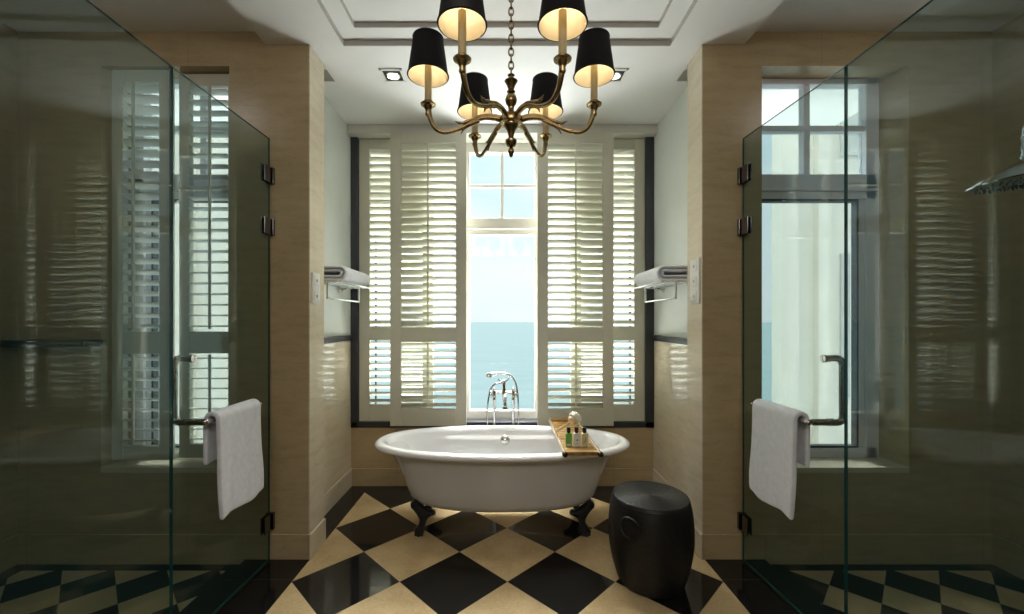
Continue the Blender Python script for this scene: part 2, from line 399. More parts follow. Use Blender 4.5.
# alcove side walls: plaster above a dark rail, polished stone below
for s, x in ((-1, AX0), (1, AX1)):
    PS = 1.137 if s > 0 else 1.128
    a, b = sorted((x, s*1.476)); side = 'left' if s < 0 else 'right'
    bm = NB(); box(bm, a, b, 2.60, 3.62, 1.24, TOP); struct(obj('wall_alcove_'+side, bm, M['plaster']))
    bm = NB(); box(bm, a, b, 2.60, 3.62, -0.06, 1.24); struct(obj('wall_alcove_'+side, bm, M['stone_light']))
    a, b = sorted((x+s*0.005, x-s*0.022)); bm = NB(); box(bm, a, b, 2.60, YA-0.04, 1.222, 1.252)
    a, b = sorted((x+s*0.005, x-s*0.012)); box(bm, a, b, 2.60, YA-0.04, 1.205, 1.222)
    struct(obj('trim_4' if s < 0 else 'trim_5', bm, M['dark_trim'], bevel=0.003))
    a, b = sorted((s*PS, s*(PS-0.006))); bm = NB(); box(bm, a, b, YF+0.0, 2.58, 0.0, ZC); struct(obj('wall_pier_'+side, bm, M['stone_light']))
    a, b = sorted((x+s*0.01, x-s*0.01)); bm = NB(); box(bm, a, b, 2.60, YA, 0.0, 0.145); struct(obj('baseboard_alcove_'+side, bm, M['stone_light'], bevel=0.002))
    a, b = sorted((s*1.476, s*(WX-0.0))); bm = NB(); 
    a2, b2 = sorted((s*(PS-0.008), s*1.49))
    box(bm, a2, b2, YF-0.008, YF+0.02, 0.0, 0.143); a3, b3 = sorted((s*1.49, s*(WX+0.01))); box(bm, a3, b3, YF-0.008, YF+0.02, -0.028, 0.143)
    struct(obj('baseboard_'+side, bm, M['stone'], bevel=0.002))
    a, b = sorted((s*(PS-0.016), s*PS)); bm = NB(); box(bm, a, b, YF-0.008, 2.585, 0.0, 0.143); struct(obj('baseboard_pier_'+side, bm, M['stone_light'], bevel=0.002))
    a, b = sorted((s*(WX-0.008), s*(WX+0.01))); bm = NB(); box(bm, a, b, 0.25, YF, -0.028, 0.143); struct(obj('baseboard_shower_'+side, bm, M['stone'], bevel=0.002))
bm = NB(); box(bm, -1.476, 1.476, YA, 3.66, -0.06, 0.483); struct(obj('wall_alcove_front', bm, M['stone']))
bm = NB(); box(bm, -1.28, 1.245, YA-0.01, YA+0.01, 0, 0.145); struct(obj('baseboard_front', bm, M['stone'], bevel=0.002))
bm = NB(); box(bm, -1.476, 1.476, 3.36, 3.66, 2.885, TOP); struct(obj('wall_header', bm, M['header']))
# the dark frame round the shutters
bm = NB()
box(bm, AX0-0.004, -1.216, 3.436, 3.56, 0.483, 2.885); box(bm, 1.162, AX1+0.004, 3.436, 3.56, 0.483, 2.885)
box(bm, AX0-0.004, AX1+0.004, 3.436, 3.56, 0.485, 0.531)
struct(obj('trim_6', bm, M['dark_trim'], bevel=0.002))
bm = NB(); box(bm, -1.476, AX0, 3.56, 3.66, 0.483, 2.885); box(bm, AX1, 1.476, 3.56, 3.66, 0.483, 2.885); struct(obj('wall_alcove_end', bm, M['stone']))

# ------------------------------------------------------------------ main window
def win(nm, label):
    o = bpy.data.objects.new(nm, None); C.objects.link(o); o['kind'] = 'structure'; return o
W = win('window_1', '')
bm = NB(); y0, y1 = 3.565, 3.625
box(bm, -1.276, 1.241, y0-0.005, y1, 2.81, 2.885)
box(bm, -1.276, 1.241, y0-0.005, y1, 0.50, 0.598)
box(bm, -1.276, 1.241, y0, y1, 2.106, 2.248)
for x in (-1.276, -0.36, 0.255, 1.185): box(bm, x, x+0.056, y0-0.002, y1, 0.5, 2.885)
box(bm, -1.276, 1.241, y0-0.02, y1, 2.150, 2.172)
for x0, x1 in ((-1.22, -0.36), (-0.304, 0.255), (0.311, 1.185)):
    c = (x0+x1)/2; box(bm, c-0.013, c+0.013, y0+0.01, y1-0.01, 2.248, 2.81); box(bm, x0, x1, y0+0.012, y1-0.012, 2.514, 2.540)
obj('frame', bm, M['window_white'], W, bevel=0.003)
bm = NB()
for x0, x1 in ((-1.22, -0.36), (0.311, 1.185)):
    xx = x0 + (0.11 if x0 < 0 else (x1-x0)-0.11); box(bm, xx-0.006, xx+0.006, y0+0.005, y0+0.02, 0.598, 2.106)
obj('sash_gasket', bm, M['gasket'], W)
bm = NB()
for x0, x1 in ((-1.22, -0.36), (-0.304, 0.255), (0.311, 1.185)):
    for z0, z1 in ((0.598, 2.106), (2.248, 2.81)): box(bm, x0, x1, 3.594, 3.600, z0, z1)
obj('pane', bm, M['window_glass'], W)

# side windows
def side_window(s, nm):
    W = win(nm, '')
    bm = NB(); y0, y1 = 2.515, 2.575
    def bx(b_, a, b, ya, yb, z0, z1):
        lo, hi = sorted((s*a, s*b)); box(b_, lo, hi, ya, yb, z0, z1)
    bx(bm, 1.47, 2.25, y0, y1, 2.80, 2.835); bx(bm, 1.47, 2.25, y0, y1, 0.53, 0.605)
    bx(bm, 1.47, 1.535, y0, y1, 0.53, 2.835); bx(bm, 2.185, 2.262, y0, y1, 0.53, 2.835)
    bx(bm, 1.47, 2.25, y0+0.0, y1, 2.105, 2.255); bx(bm, 1.47, 2.25, y0-0.015, y1, 2.150, 2.165)
    bx(bm, 1.815, 1.852, y0+0.01, y1, 2.255, 2.80); bx(bm, 1.53, 2.19, y0+0.012, y1, 2.52, 2.555)
    bx(bm, 2.135, 2.185, y0+0.012, y1, 0.605, 2.105)          # sash stile
    obj('frame', bm, M['window_lilac'], W, bevel=0.003)
    bm = NB(); bx(bm, 2.126, 2.138, y0+0.0, y1-0.02, 0.605, 2.105); bx(bm, 1.535, 2.138, y0, y1-0.02, 2.090, 2.105); bx(bm, 1.535, 2.138, y0, y1-0.02, 0.600, 0.613)
    obj('sash_gasket', bm, M['gasket'], W)
    bm = NB(); bx(bm, 1.535, 2.13, 2.545, 2.551, 0.605, 2.105); bx(bm, 1.535, 2.185, 2.545, 2.551, 2.255, 2.80)
    obj('pane', bm, M['window_glass'], W)
side_window(-1, 'window_2'); side_window(1, 'window_3')

# ------------------------------------------------------------------ shutters
def make_shutter(name, label, w, z0, z1, stile, sections, pitch, blade, tilt, rod_x, group, mf, ml, thick=0.034):
    t = thing(name, label, 'shutter', (0,0,0), group)
    bm = NB(); h = thick/2
    box(bm, -w/2, -w/2+stile, -h, h, 0, z1-z0); box(bm, w/2-stile, w/2, -h, h, 0, z1-z0)
    edges = [0] + [v-z0 for s in sections for v in s] + [z1-z0]
    for a, b in zip(edges[::2], edges[1::2]): box(bm, -w/2+stile, w/2-stile, -h+0.001, h-0.001, a, b)
    obj('frame', bm, mf, t, bevel=0.002)
    for (a, b) in sections:
        n = round((b-a)/pitch); p = (b-a)/n; bm = NB()
        for i in range(n):
            zc = a - z0 + p*(i+0.5); prof = []
            for k in range(12):       # elliptical blade section
                an = 2*PI*k/12; u, v = math.cos(an)*blade/2, math.sin(an)*0.0048
                prof.append((u*math.cos(tilt)+v*math.sin(tilt), zc - u*math.sin(tilt)+v*math.cos(tilt)))
            x0, x1 = -w/2+stile+0.001, w/2-stile-0.001
            A = [bm.verts.new((x0, y, z)) for y, z in prof]; B = [bm.verts.new((x1, y, z)) for y, z in prof]
            for k in range(12): bm.faces.new((A[k], A[(k+1) % 12], B[(k+1) % 12], B[k]))
            bm.faces.new(A[::-1]); bm.faces.new(B)
        obj('louvers', bm, ml, t, smooth=True)
        bm = NB(); yb = -blade/2*math.cos(tilt)-0.006
        box(bm, rod_x-0.006, rod_x+0.006, yb-0.005, yb+0.005, a-z0+0.015, b-z0-0.005)
        for i in range(n):
            zc = a - z0 + p*(i+0.5) + blade/2*math.sin(tilt); box(bm, rod_x-0.002, rod_x+0.002, yb, yb+0.008, zc-0.002, zc+0.002)
        obj('tilt_rod', bm, mf, t)
    return t
SEC = [(0.659, 1.198), (1.313, 2.800)]
g = 'sliding louvred shutters of the alcove window'
sh = make_shutter('louvred_shutter', 'sage louvred shutter panel slid in front, left of the open sea view', 0.614, 0.52, 2.884, 0.086, SEC, 0.0588, 0.069, math.radians(36), 0.0, g, M['sage'], M['louver'])
sh.location = (-0.618, 3.367, 0.52)
dup(sh, (0.568, 3.367, 0.52), 'sage louvred shutter panel slid in front, right of the open sea view')
dup(sh, (-0.906, 3.476, 0.532), 'sage louvred shutter panel behind, against the dark frame at far left of the sea window', scale=(1, 1, 0.993))
dup(sh, (0.855, 3.476, 0.532), 'sage louvred shutter panel behind, against the dark frame at far right of the sea window', scale=(1, 1, 0.993))
SEC2 = [(0.64, 1.176), (1.305, 2.755)]
s2 = make_shutter('louvred_shutter', 'narrow white louvred shutter in the left shower window, panel farther from the stone pier', 0.34, 0.56, 2.825, 0.065, SEC2, 0.062, 0.062, math.radians(24), -0.03, 'louvred shutters of the left shower window', M['sage'], M['white_louver'])
s2.location = (-2.112, 2.430, 0.56)
s3 = make_shutter('louvred_shutter', 'narrow bright louvred shutter in the left shower window, panel nearer the stone pier', 0.35, 0.56, 2.825, 0.061, SEC2, 0.062, 0.062, math.radians(6), 0.02, 'louvred shutters of the left shower window', M['sage'], M['white_louver'])
s3.location = (-1.746, 2.468, 0.56)

# ------------------------------------------------------------------ shower glass
def glass_box(bm, x, ya, yb, z0, z1, t=0.010):
    xa, xb = x
    # a slab whose plan runs from (xa, ya) to (xb, yb)
    pts = [(xa-t/2, ya), (xa+t/2, ya), (xb+t/2, yb), (xb-t/2, yb)]
    vs = [bm.verts.new((p[0], p[1], z)) for z in (z0, z1) for p in pts]
    for f, mi in (((0,3,2,1), 1), ((4,5,6,7), 1), ((0,1,5,4), 1), ((1,2,6,5), 0), ((2,3,7,6), 1), ((3,0,4,7), 0)):
        bm.faces.new([vs[i] for i in f]).material_index = mi
GT = 2.404
def shower(s, gx_far, gx_mid, gx_near, side):
    yh, yd, yn = 2.365, 1.695, 0.26
    o = thing('shower_door', 'frameless tinted glass shower door with towel bar on the %s side' % side, 'glass door', (s*gx_far, yh, 0), 'frameless glass shower doors')
    L = Vector((s*gx_far, yh, 0))
    bm = NB(); glass_box(bm, (s*gx_mid-L.x, 0), yd-yh, 0, 0.012, GT); obj('glass_pane', bm, [M['shower_glass'], M['glass_edge']], o)
    for z in (2.196, 1.902, 0.225):
        bm = NB()
        box(bm, -0.013, -0.006, -0.062, -0.006, z-0.047, z+0.047); box(bm, 0.006, 0.013, -0.062, -0.006, z-0.047, z+0.047)
        box(bm, -0.022, 0.022, 0.004, 0.0245, z-0.047, z+0.047); lathe(bm, [(0.009, z-0.05), (0.009, z+0.05)], 14, (0, 0.0, 0))
        obj('hinge', bm, M['dark_chrome'], o, bevel=0.002)
    # D handle on the shower side
    x0 = s*(gx_mid)-L.x; y = 1.80-yh
    xo = s*0.075; bm = NB(); zt, zb = 1.205, 0.930
    pts = [(x0-s*0.055, y, zb), (x0, y, zb), (x0+xo*0.75, y, zb), (x0+xo, y, zb+0.022), (x0+xo, y, zb+0.05)]
    pts = smooth_pts(pts, 5) + smooth_pts([(x0+xo, y, zb+0.06), (x0+xo, y, zt-0.06), (x0+xo, y, zt-0.028), (x0+xo*0.75, y, zt), (x0+s*0.006, y, zt)], 5)
    tube(bm, pts, 0.0145, 16)
    lathe(bm, [(0.0, -0.002), (0.017, 0), (0.017, 0.010), (0.0135, 0.014), (0.0135, 0.026)], 20, (x0-s*0.012, y, zt), (s, 0, 0))
    for dx in (0.012, 0.03): lathe(bm, [(0.0155, -0.004), (0.0165, 0), (0.0155, 0.004)], 20, (x0+s*dx, y, zb), (s, 0, 0))
    obj('handle', bm, M['nickel'], o, smooth=True)
    bm = NB(); xb = x0-s*(0.062 if s < 0 else 0.076); yb2 = 2.19-yh
    tube(bm, [(xb, y-0.002, zb), (xb, yb2, zb)], 0.0125, 16)
    lathe(bm, [(0.0, 0.0), (0.014, 0.002), (0.016, 0.012), (0.014, 0.022), (0.0, 0.024)], 18, (xb, yb2-0.004, zb), (0, 1, 0))
    sphere(bm, (xb, y, zb), 0.0135)
    tube(bm, [(xb, yb2-0.012, zb), (s*gx_far+ (s*gx_mid-s*gx_far)*0.3-L.x, yb2-0.012, zb)], 0.008, 12)
    obj('towel_bar', bm, M['nickel'], o, smooth=True)
    bm = NB(); glass_box(bm, (s*gx_mid, s*gx_near), yd-0.006, yn, 0.004, GT)
    f = obj('glass_screen', bm, [M['shower_glass'], M['glass_edge']])
    tag(f, 'fixed tinted glass screen of the shower on the %s side, nearest the camera' % side, 'glass panel', 'fixed glass shower screens')
    # kerb edge strip inside
    return xb + L.x, zb
bxl, zbar = shower(-1, 1.342, 1.358, 1.325, 'left')
bxr, zbar = shower(1, 1.355, 1.387, 1.355, 'right')

# ------------------------------------------------------------------ hanging towels
def towel(s, xb, label, inner_len):
    zt = zbar + 0.0105; outer_z = 0.49; y0, y1 = 1.835, 2.150; th = 0.017
    prof = []      # x offset relative to bar (away from glass = -s), z
    r = 0.0265
    for i in range(18): prof.append((-r-0.012*(1-i/18.0)**1.5, outer_z + (zbar-outer_z)*i/18))
    for i in range(9):
        a = PI - PI*i/8; prof.append((r*math.cos(a), zbar + r*math.sin(a)*1.05))
    iz = zbar-inner_len
    for i in range(1, 10): prof.append((r+0.002, zbar-(zbar-iz)*i/9))
    bm = NB(); ny = 26; grid = []
    for j in range(ny):
        t = j/(ny-1); row = []
        for i, (dx, z) in enumerate(prof):
            fall = max(0, (zbar-z))/0.45
            y = y0+(y1-y0)*t + (0.010*math.sin(i*0.3)*fall)*(1 if t > .5 else -.6)
            wob = 0.006*fall*math.sin(t*9+1.3)+0.004*noise.noise(Vector((t*4, z*5, s*3)))
            zz = z + (0.010*math.sin(t*7)+0.012*(t-.5))*fall
            side = 1 if dx > 0 else -1
            row.append(bm.verts.new((s*(dx) + s*wob*(side > 0)*0.4 - s*abs(wob)*(side < 0), y-(y0+y1)/2, zz-outer_z)))
        grid.append(row)
    for j in range(ny-1):
        for i in range(len(prof)-1): bm.faces.new((grid[j][i], grid[j+1][i], grid[j+1][i+1], grid[j][i+1]))
    t = obj('hand_towel', bm, M['towel'], smooth='all', loc=(xb, (y0+y1)/2, outer_z))
    so = t.modifiers.new('thick', 'SOLIDIFY'); so.thickness = 0.022; so.offset = 0
    sb = t.modifiers.new('s', 'SUBSURF'); sb.levels = 1; sb.render_levels = 2
    tag(t, label, 'towel', 'towels on the shower door bars'); return t
towel(-1, bxl, 'white towel folded over the left shower door bar', 0.20)
towel(1, bxr, 'white towel folded over the right shower door bar', 0.21)

# ------------------------------------------------------------------ bathtub
TX, TY = -0.018, 2.81
def oval(a, b, n=2.35, seg=96):
    out = []
    for i in range(seg):
        t = 2*PI*i/seg; c, s = math.cos(t), math.sin(t)
        out.append((a*math.copysign(abs(c)**(2/n), c), b*math.copysign(abs(s)**(2/n), s)))
    return out
def loft(bm, rings, mi=0, cap_first=False, cap_last=False):
    R = []
    for (a, b, z, n) in rings: R.append([bm.verts.new((x, y, z)) for x, y in oval(a, b, n)])
    for p, q in zip(R, R[1:]):
        m = len(p)
        for i in range(m): bm.faces.new((p[i], p[(i+1) % m], q[(i+1) % m], q[i])).material_index = mi
    if cap_first: bm.faces.new(R[0][::-1])
    if cap_last: bm.faces.new(R[-1])
tub = thing('bathtub', 'white freestanding roll top bathtub on black claw feet in front of the sea window', 'bathtub', (TX, TY, 0))
bm = NB()
loft(bm, [(0.20, 0.08, 0.162, 2.2), (0.47, 0.185, 0.164, 2.3), (0.535, 0.215, 0.172, 2.35), (0.585, 0.238, 0.190, 2.4), (0.615, 0.252, 0.222, 2.4), (0.645, 0.266, 0.30, 2.4),
          (0.672, 0.280, 0.40, 2.4), (0.704, 0.296, 0.48, 2.4), (0.735, 0.312, 0.522, 2.4), (0.765, 0.330, 0.540, 2.35)], cap_first=True)
obj('shell', bm, M['tub_paint'], tub, smooth='all')
bm = NB(); rr = []
for k in range(13):
    a = math.radians(-95 + 190*k/12 ); rr.append((0.815+0.036*math.cos(a), 0.345+0.036*math.cos(a), 0.553+0.022*math.sin(a), 2.2))
rr = [(0.760, 0.326, 0.541, 2.3)] + rr
rr += [(0.797, 0.328, 0.574, 2.2), (0.780, 0.313, 0.568, 2.2), (0.764, 0.298, 0.545, 2.2), (0.735, 0.274, 0.49, 2.25), (0.700, 0.250, 0.42, 2.3), (0.655, 0.232, 0.32, 2.35), (0.61, 0.215, 0.25, 2.4), (0.54, 0.185, 0.205, 2.3), (0.40, 0.13, 0.188, 2.2), (0.06, 0.05, 0.183, 2.0)]
loft(bm, rr, cap_last=True)
obj('basin', bm, M['enamel'], tub, smooth='all')
# overflow on the far inner wall
bm = NB(); lathe(bm, [(0.0, 0.016), (0.018, 0.014), (0.032, 0.006), (0.036, 0.0), (0.036, -0.02)], 28, (0.018, 0.266, 0.484), (0, -1, 0.25))
lathe(bm, [(0.0, 0.032), (0.011, 0.030), (0.013, 0.01)], 16, (0.018, 0.266, 0.484), (0, -1, 0.25))
obj('overflow_cap', bm, M['chrome'], tub, smooth=True)
def foot(fx, fy, mir):
    sil = [(-0.062,0.222),(-0.082,0.205),(-0.080,0.182),(-0.060,0.160),(-0.040,0.135),(-0.026,0.108),(-0.026,0.080),(-0.036,0.060),(-0.052,0.045),(-0.060,0.028),(-0.052,0.010),(-0.030,0.0),(-0.008,0.002),(0.003,0.016),(0.006,0.045),(0.014,0.080),(0.028,0.108),(0.050,0.124),(0.076,0.134),(0.066,0.150),(0.036,0.156),(0.004,0.172),(-0.022,0.190),(-0.040,0.212)]
    bm = NB(); n = len(sil); layers = []
    cx, cz = sum(p[0] for p in sil)/n, sum(p[1] for p in sil)/n
    for y, sc in ((-0.030, 0.0), (-0.024, 0.75), (-0.010, 1.0), (0.012, 1.0), (0.026, 0.8)):
        ring = []
        for i, (x, z) in enumerate(sil):
            a, b = Vector(sil[i-1]), Vector(sil[(i+1) % n]); t = (b-a).normalized(); nn = Vector((-t.y, t.x))  # outline is counter-clockwise: inward normal
            off = (1-sc)*0.012 if sc else 0.020
            ring.append(bm.verts.new(((x+nn.x*off)*mir, y, max(0, z+nn.y*off))))
        layers.append(ring)
    for p, q in zip(layers, layers[1:]):
        for i in range(n): bm.faces.new((p[i], p[(i+1) % n], q[(i+1) % n], q[i]))
    bm.faces.new(layers[0]); bm.faces.new(layers[-1][::-1])
    for tx, ty in ((-0.044, -0.020), (-0.026, -0.030), (-0.008, -0.022)): sphere(bm, (tx*mir, ty, 0.014), 0.014, (0.9, 1.2, 1.0), seg=12)
    sphere(bm, (-0.028*mir, 0.0, 0.026), 0.026, seg=16)
    tube(bm, smooth_pts([(-0.068*mir, -0.012, 0.205), (-0.03*mir, -0.026, 0.145), (-0.008*mir, -0.030, 0.10), (-0.024*mir, -0.030, 0.04)], 5), 0.010, 8)
    o = obj('claw_foot', bm, M['black_iron'], tub, smooth=True, loc=(fx, fy, 0)); return o
for fy in (-0.145, 0.145):
    foot(-0.503, fy, 1); foot(0.507, fy, -1)

# ------------------------------------------------------------------ floor-standing tub filler
fa = thing('bath_filler', 'chrome floor standing tub filler with hand shower behind the bathtub', 'tap', (0.0, 3.245, 0))
fy = 0.0; sc = 3.245/416
def fp(px, py, dy=0.0): return ((px-505)*sc, dy, CAMZ-(py-320)*sc)
for px in (494.3, 513.2):
    bm = NB(); x = (px-505)*sc; zt = fp(0, 393)[2]
    lathe(bm, [(0.034, 0.0), (0.034, 0.008), (0.02, 0.014), (0.0125, 0.02), (0.0125, zt-0.06), (0.016, zt-0.05), (0.0125, zt-0.04), (0.0165, zt-0.02), (0.0165, zt+0.015), (0.010, zt+0.03), (0.006, zt+0.045), (0.0, zt+0.05)], 18, (x, 0, 0))
    obj('stand_pipe', bm, M['chrome'], fa, smooth=True)
    bm = NB(); d = -1 if px < 500 else 1; h = x + d*0.022
    for an in (0, 60, 120):
        a = math.radians(an); v = Vector((0, math.cos(a), math.sin(a)))*0.03
        tube(bm, [Vector((h, 0, zt))-v, Vector((h, 0, zt))+v], 0.005, 8)
    tube(bm, [(x, 0, zt), (x+d*0.034, 0, zt)], 0.009, 12)
    obj('cross_handle', bm, M['chrome'], fa, smooth=True)
bm = NB(); a, b = fp(494.3, 392), fp(513.2, 392); tube(bm, [a, b], 0.012, 14)
c = fp(504, 392); lathe(bm, [(0.008, -0.065), (0.013, -0.05), (0.018, -0.035), (0.021, 0.0), (0.016, 0.03), (0.012, 0.05), (0.015, 0.075), (0.010, 0.10), (0.0, 0.105)], 18, c)
obj('mixer_body', bm, M['chrome'], fa, smooth=True)
bm = NB(); c2 = fp(505, 392)
tube(bm, smooth_pts([(c2[0], 0, c2[2]-0.01), (c2[0], -0.05, c2[2]-0.005), (c2[0], -0.10, c2[2]-0.015), (c2[0], -0.125, c2[2]-0.05), (c2[0], -0.128, c2[2]-0.085)], 6), 0.0125, 14)
lathe(bm, [(0.013, 0.0), (0.018, -0.01), (0.018, -0.03), (0.0, -0.03)], 16, (c2[0], -0.128, c2[2]-0.075))
obj('spout', bm, M['chrome'], fa, smooth=True)
bm = NB(); k = fp(503.5, 381); v = 0.042      # cradle cross on top
tube(bm, smooth_pts([(k[0]-v, -0.01, k[2]+0.022), (k[0]-v*.4, -0.01, k[2]+0.004), (k[0]+v*.4, -0.01, k[2]+0.004), (k[0]+v, -0.01, k[2]+0.026)], 4), 0.006, 10)
tube(bm, [(k[0], 0, k[2]-0.06), (k[0], -0.004, k[2]+0.01)], 0.010, 12)
obj('cradle', bm, M['chrome'], fa, smooth=True)
bm = NB()      # handset
hp = smooth_pts([fp(491.0, 373.5), fp(497, 372.7), fp(504, 373), fp(509, 374.3), fp(513, 377.5)], 5); tube(bm, hp, [0.013-0.004*i/(len(hp)-1) for i in range(len(hp))], 14)
lathe(bm, [(0.012, 0.018), (0.022, 0.008), (0.026, -0.010), (0.026, -0.018), (0.0, -0.020)], 22, fp(489.3, 374.3), (0.3, 0.15, 1))
obj('hand_shower', bm, M['chrome'], fa, smooth=True)
bm = NB()
tube(bm, smooth_pts([fp(512.5, 377.2), fp(515.5, 382), fp(517.5, 392), fp(518.3, 405), fp(518.2, 425), fp(517, 450), fp(513, 475)], 8), 0.0065, 10)
tube(bm, smooth_pts([fp(502, 382), fp(495, 383.5), fp(491, 388), fp(488.5, 398), fp(487.4, 410), fp(487.6, 425), fp(489, 450), fp(493, 475)], 8), 0.0065, 10)
obj('hose', bm, M['nickel'], fa, smooth=True)

# ------------------------------------------------------------------ bath tray and what lies on it
tx0, tx1, ty0, ty1, tz = 0.342, 0.545, 2.372, 3.20, 0.605
tr = thing('bath_tray', 'slatted wooden bath tray laid across the right half of the bathtub', 'bath tray', ((tx0+tx1)/2, (ty0+ty1)/2, tz-0.018))
ox, oy, oz = tr.location
for x in (tx0, tx1):
    bm = NB(); tube(bm, [(x-ox, ty0-oy, 0.020), (x-ox, ty1-oy, 0.020)], 0.0115, 14); obj('rail', bm, M['rail_gold'], tr, smooth=True)
    for y, d in ((ty0, -1),):
        bm = NB(); lathe(bm, [(0.0, 0.020), (0.011, 0.018), (0.016, 0.010), (0.016, -0.004), (0.012, -0.008)], 18, (x-ox, y-oy, 0.020), (0, d, 0)); obj('end_knob', bm, M['cap_bronze'], tr, smooth=True)
bm = NB()
y = ty0+0.012
box(bm, tx0-ox, tx1-ox, y-oy, y-oy+0.035, 0.008, 0.030)
y += 0.075
while y < ty1-0.06:
    box(bm, tx0-ox, tx1-ox, y-oy, y-oy+0.050, 0.002, 0.018); y += 0.058
box(bm, tx0-ox, tx1-ox, ty1-0.05-oy, ty1-oy-0.005, 0.008, 0.034)
obj('slats', bm, M['wood'], tr, bevel=0.002)
bz = tz-0.018+0.018
def bottle(x, body, label, lm, mark):
    t = thing('toiletry_bottle', label, 'bottle', (x, 2.535, bz), 'toiletry bottles on the bath tray')
    bm = NB(); prof = [(-0.017, 0.0), (0.017, 0.0), (0.0195, 0.003), (0.0195, 0.072), (0.015, 0.080), (-0.015, 0.080), (-0.0195, 0.072), (-0.0195, 0.003)]
    R = []
    for yy, k in ((-0.013, 0.94), (-0.010, 1.0), (0.010, 1.0), (0.013, 0.94)): R.append([bm.verts.new((px*k, yy, pz)) for px, pz in prof])
    for p, q in zip(R, R[1:]):
        for i in range(8): bm.faces.new((p[i], p[(i+1) % 8], q[(i+1) % 8], q[i]))
    bm.faces.new(R[0]); bm.faces.new(R[-1][::-1]); obj('body', bm, body, t, bevel=0.0015)
    bm = NB(); lathe(bm, [(0.009, 0.079), (0.009, 0.085), (0.0125, 0.086), (0.0125, 0.112), (0.010, 0.115), (0.0, 0.116)], 18); obj('cap', bm, M['cap_black'], t, smooth=True)
    bm = NB(); box(bm, -0.014, 0.014, -0.0145, -0.0125, 0.012 if mark != 'band' else 0.004, 0.062 if mark != 'band' else 0.016); obj('paper_label', bm, lm, t)
    if mark == 'emblem':
        bm = NB(); lathe(bm, [(0.0, 0.0), (0.0055, 0.0), (0.0055, 0.001), (0, 0.001)], 14, (0.002, -0.0145, 0.040), (0, -1, 0)); box(bm, -0.007, 0.007, -0.0152, -0.0142, 0.020, 0.023)
        obj('printed_emblem', bm, M['ink'], t)
    if mark == 'swirl':
        bm = NB(); tube(bm, smooth_pts([(-0.010, -0.0148, 0.022), (-0.002, -0.0148, 0.030), (0.004, -0.0148, 0.042), (0.008, -0.0148, 0.058)], 5), 0.002, 6); obj('printed_emblem', bm, M['ink'], t)
    return t
bottle(0.388, M['bottle_green'], 'small green toiletry bottle with black cap on the bath tray', M['label_white'], 'band')
bottle(0.436, M['bottle_white'], 'small white toiletry bottle with black cap on the bath tray', M['label_white'], 'emblem')
bottle(0.484, M['bottle_yellow'], 'small pale yellow toiletry bottle with black cap on the bath tray', M['bottle_yellow'], 'swirl')
A = Vector((0.338, 2.74, 0.640)); H = Vector((0.425, 2.665, 0.722))
br = thing('bath_brush', 'cream bristled round bath brush with pale wooden handle on the bath tray', 'brush', tuple(A))
D = (H-A).normalized(); hx = H-A
bm = NB(); pp = [Vector((0,0,0)), hx*0.3, hx*0.7, hx]; tube(bm, smooth_pts([tuple(p) for p in pp], 4), 0.0095, 12); sphere(bm, (0,0,0), 0.0105)
obj('handle', bm, M['pale_wood'], br, smooth=True)
ax = Vector((0.75, 0.35, 0.55)).normalized()
bm = NB(); lathe(bm, [(0.0, -0.013), (0.022, -0.011), (0.031, -0.002), (0.033, 0.008), (0.031, 0.014), (0.0, 0.015)], 26, tuple(hx+ax*0.004), tuple(ax)); obj('head', bm, M['pale_wood'], br, smooth=True)
bm = NB(); lathe(bm, [(0.031, 0.012), (0.040, 0.018), (0.045, 0.032), (0.042, 0.048), (0.030, 0.059), (0.0, 0.063)], 30, tuple(hx+ax*0.004), tuple(ax)); o = obj('bristles', bm, M['bristle'], br, smooth=True)

# ------------------------------------------------------------------ drum stool
st = thing('drum_stool', 'black woven drum stool with a ring medallion, standing right of the bathtub', 'stool', (0.768, 2.20, 0))
prof = []; n = 46; H_ = 0.449
def drum_r(t): return 0.163 + 0.032*t + 0.034*math.sin(PI*t)**0.85
prof.append((0.0, 0.0)); prof.append((0.150, 0.0))
for i in range(n):
    for k in range(4):
        t = (i+k/4)/n; prof.append((drum_r(t) + 0.0019*math.sin(PI*(k+0.5)/4) - 0.001, 0.004 + t*(H_-0.014)))
rt = prof[-1][0]
bm = NB(); lathe(bm, prof + [(rt-0.002, H_-0.006), (rt-0.006, H_)], 96, cap=True); obj('body', bm, M['rattan'], st, smooth='all')
pr = []; m_ = 22
for i in range(m_*4+1):
    t = i/(m_*4); r_ = (rt-0.004)*(1-t); pr.append((max(0, r_), H_+0.0002+0.0018*abs(math.sin(PI*i/4)) ))
bm = NB(); lathe(bm, [(rt-0.010, H_-0.004)] + pr, 96, cap=False); obj('seat_top', bm, M['rattan'], st, smooth='all')
# ring medallion on the camera-left face
za = 0.345; ang = math.atan2(-0.70, -0.72)
for_r = drum_r(za/H_)+0.004
c = Vector((for_r*math.cos(ang), for_r*math.sin(ang), za)); nn = Vector((math.cos(ang), math.sin(ang), 0.04)).normalized()
u = Vector((-math.sin(ang), math.cos(ang), 0)); v = nn.cross(u)
bm = NB(); tube(bm, [c + (u*math.cos(2*PI*i/36) + v*math.sin(2*PI*i/36))*0.049 - nn*(0.006*(math.cos(2*PI*i/36)**2)) for i in range(36)], 0.0075, 10, closed=True); obj('ring_medallion', bm, M['rattan'], st, smooth=True)

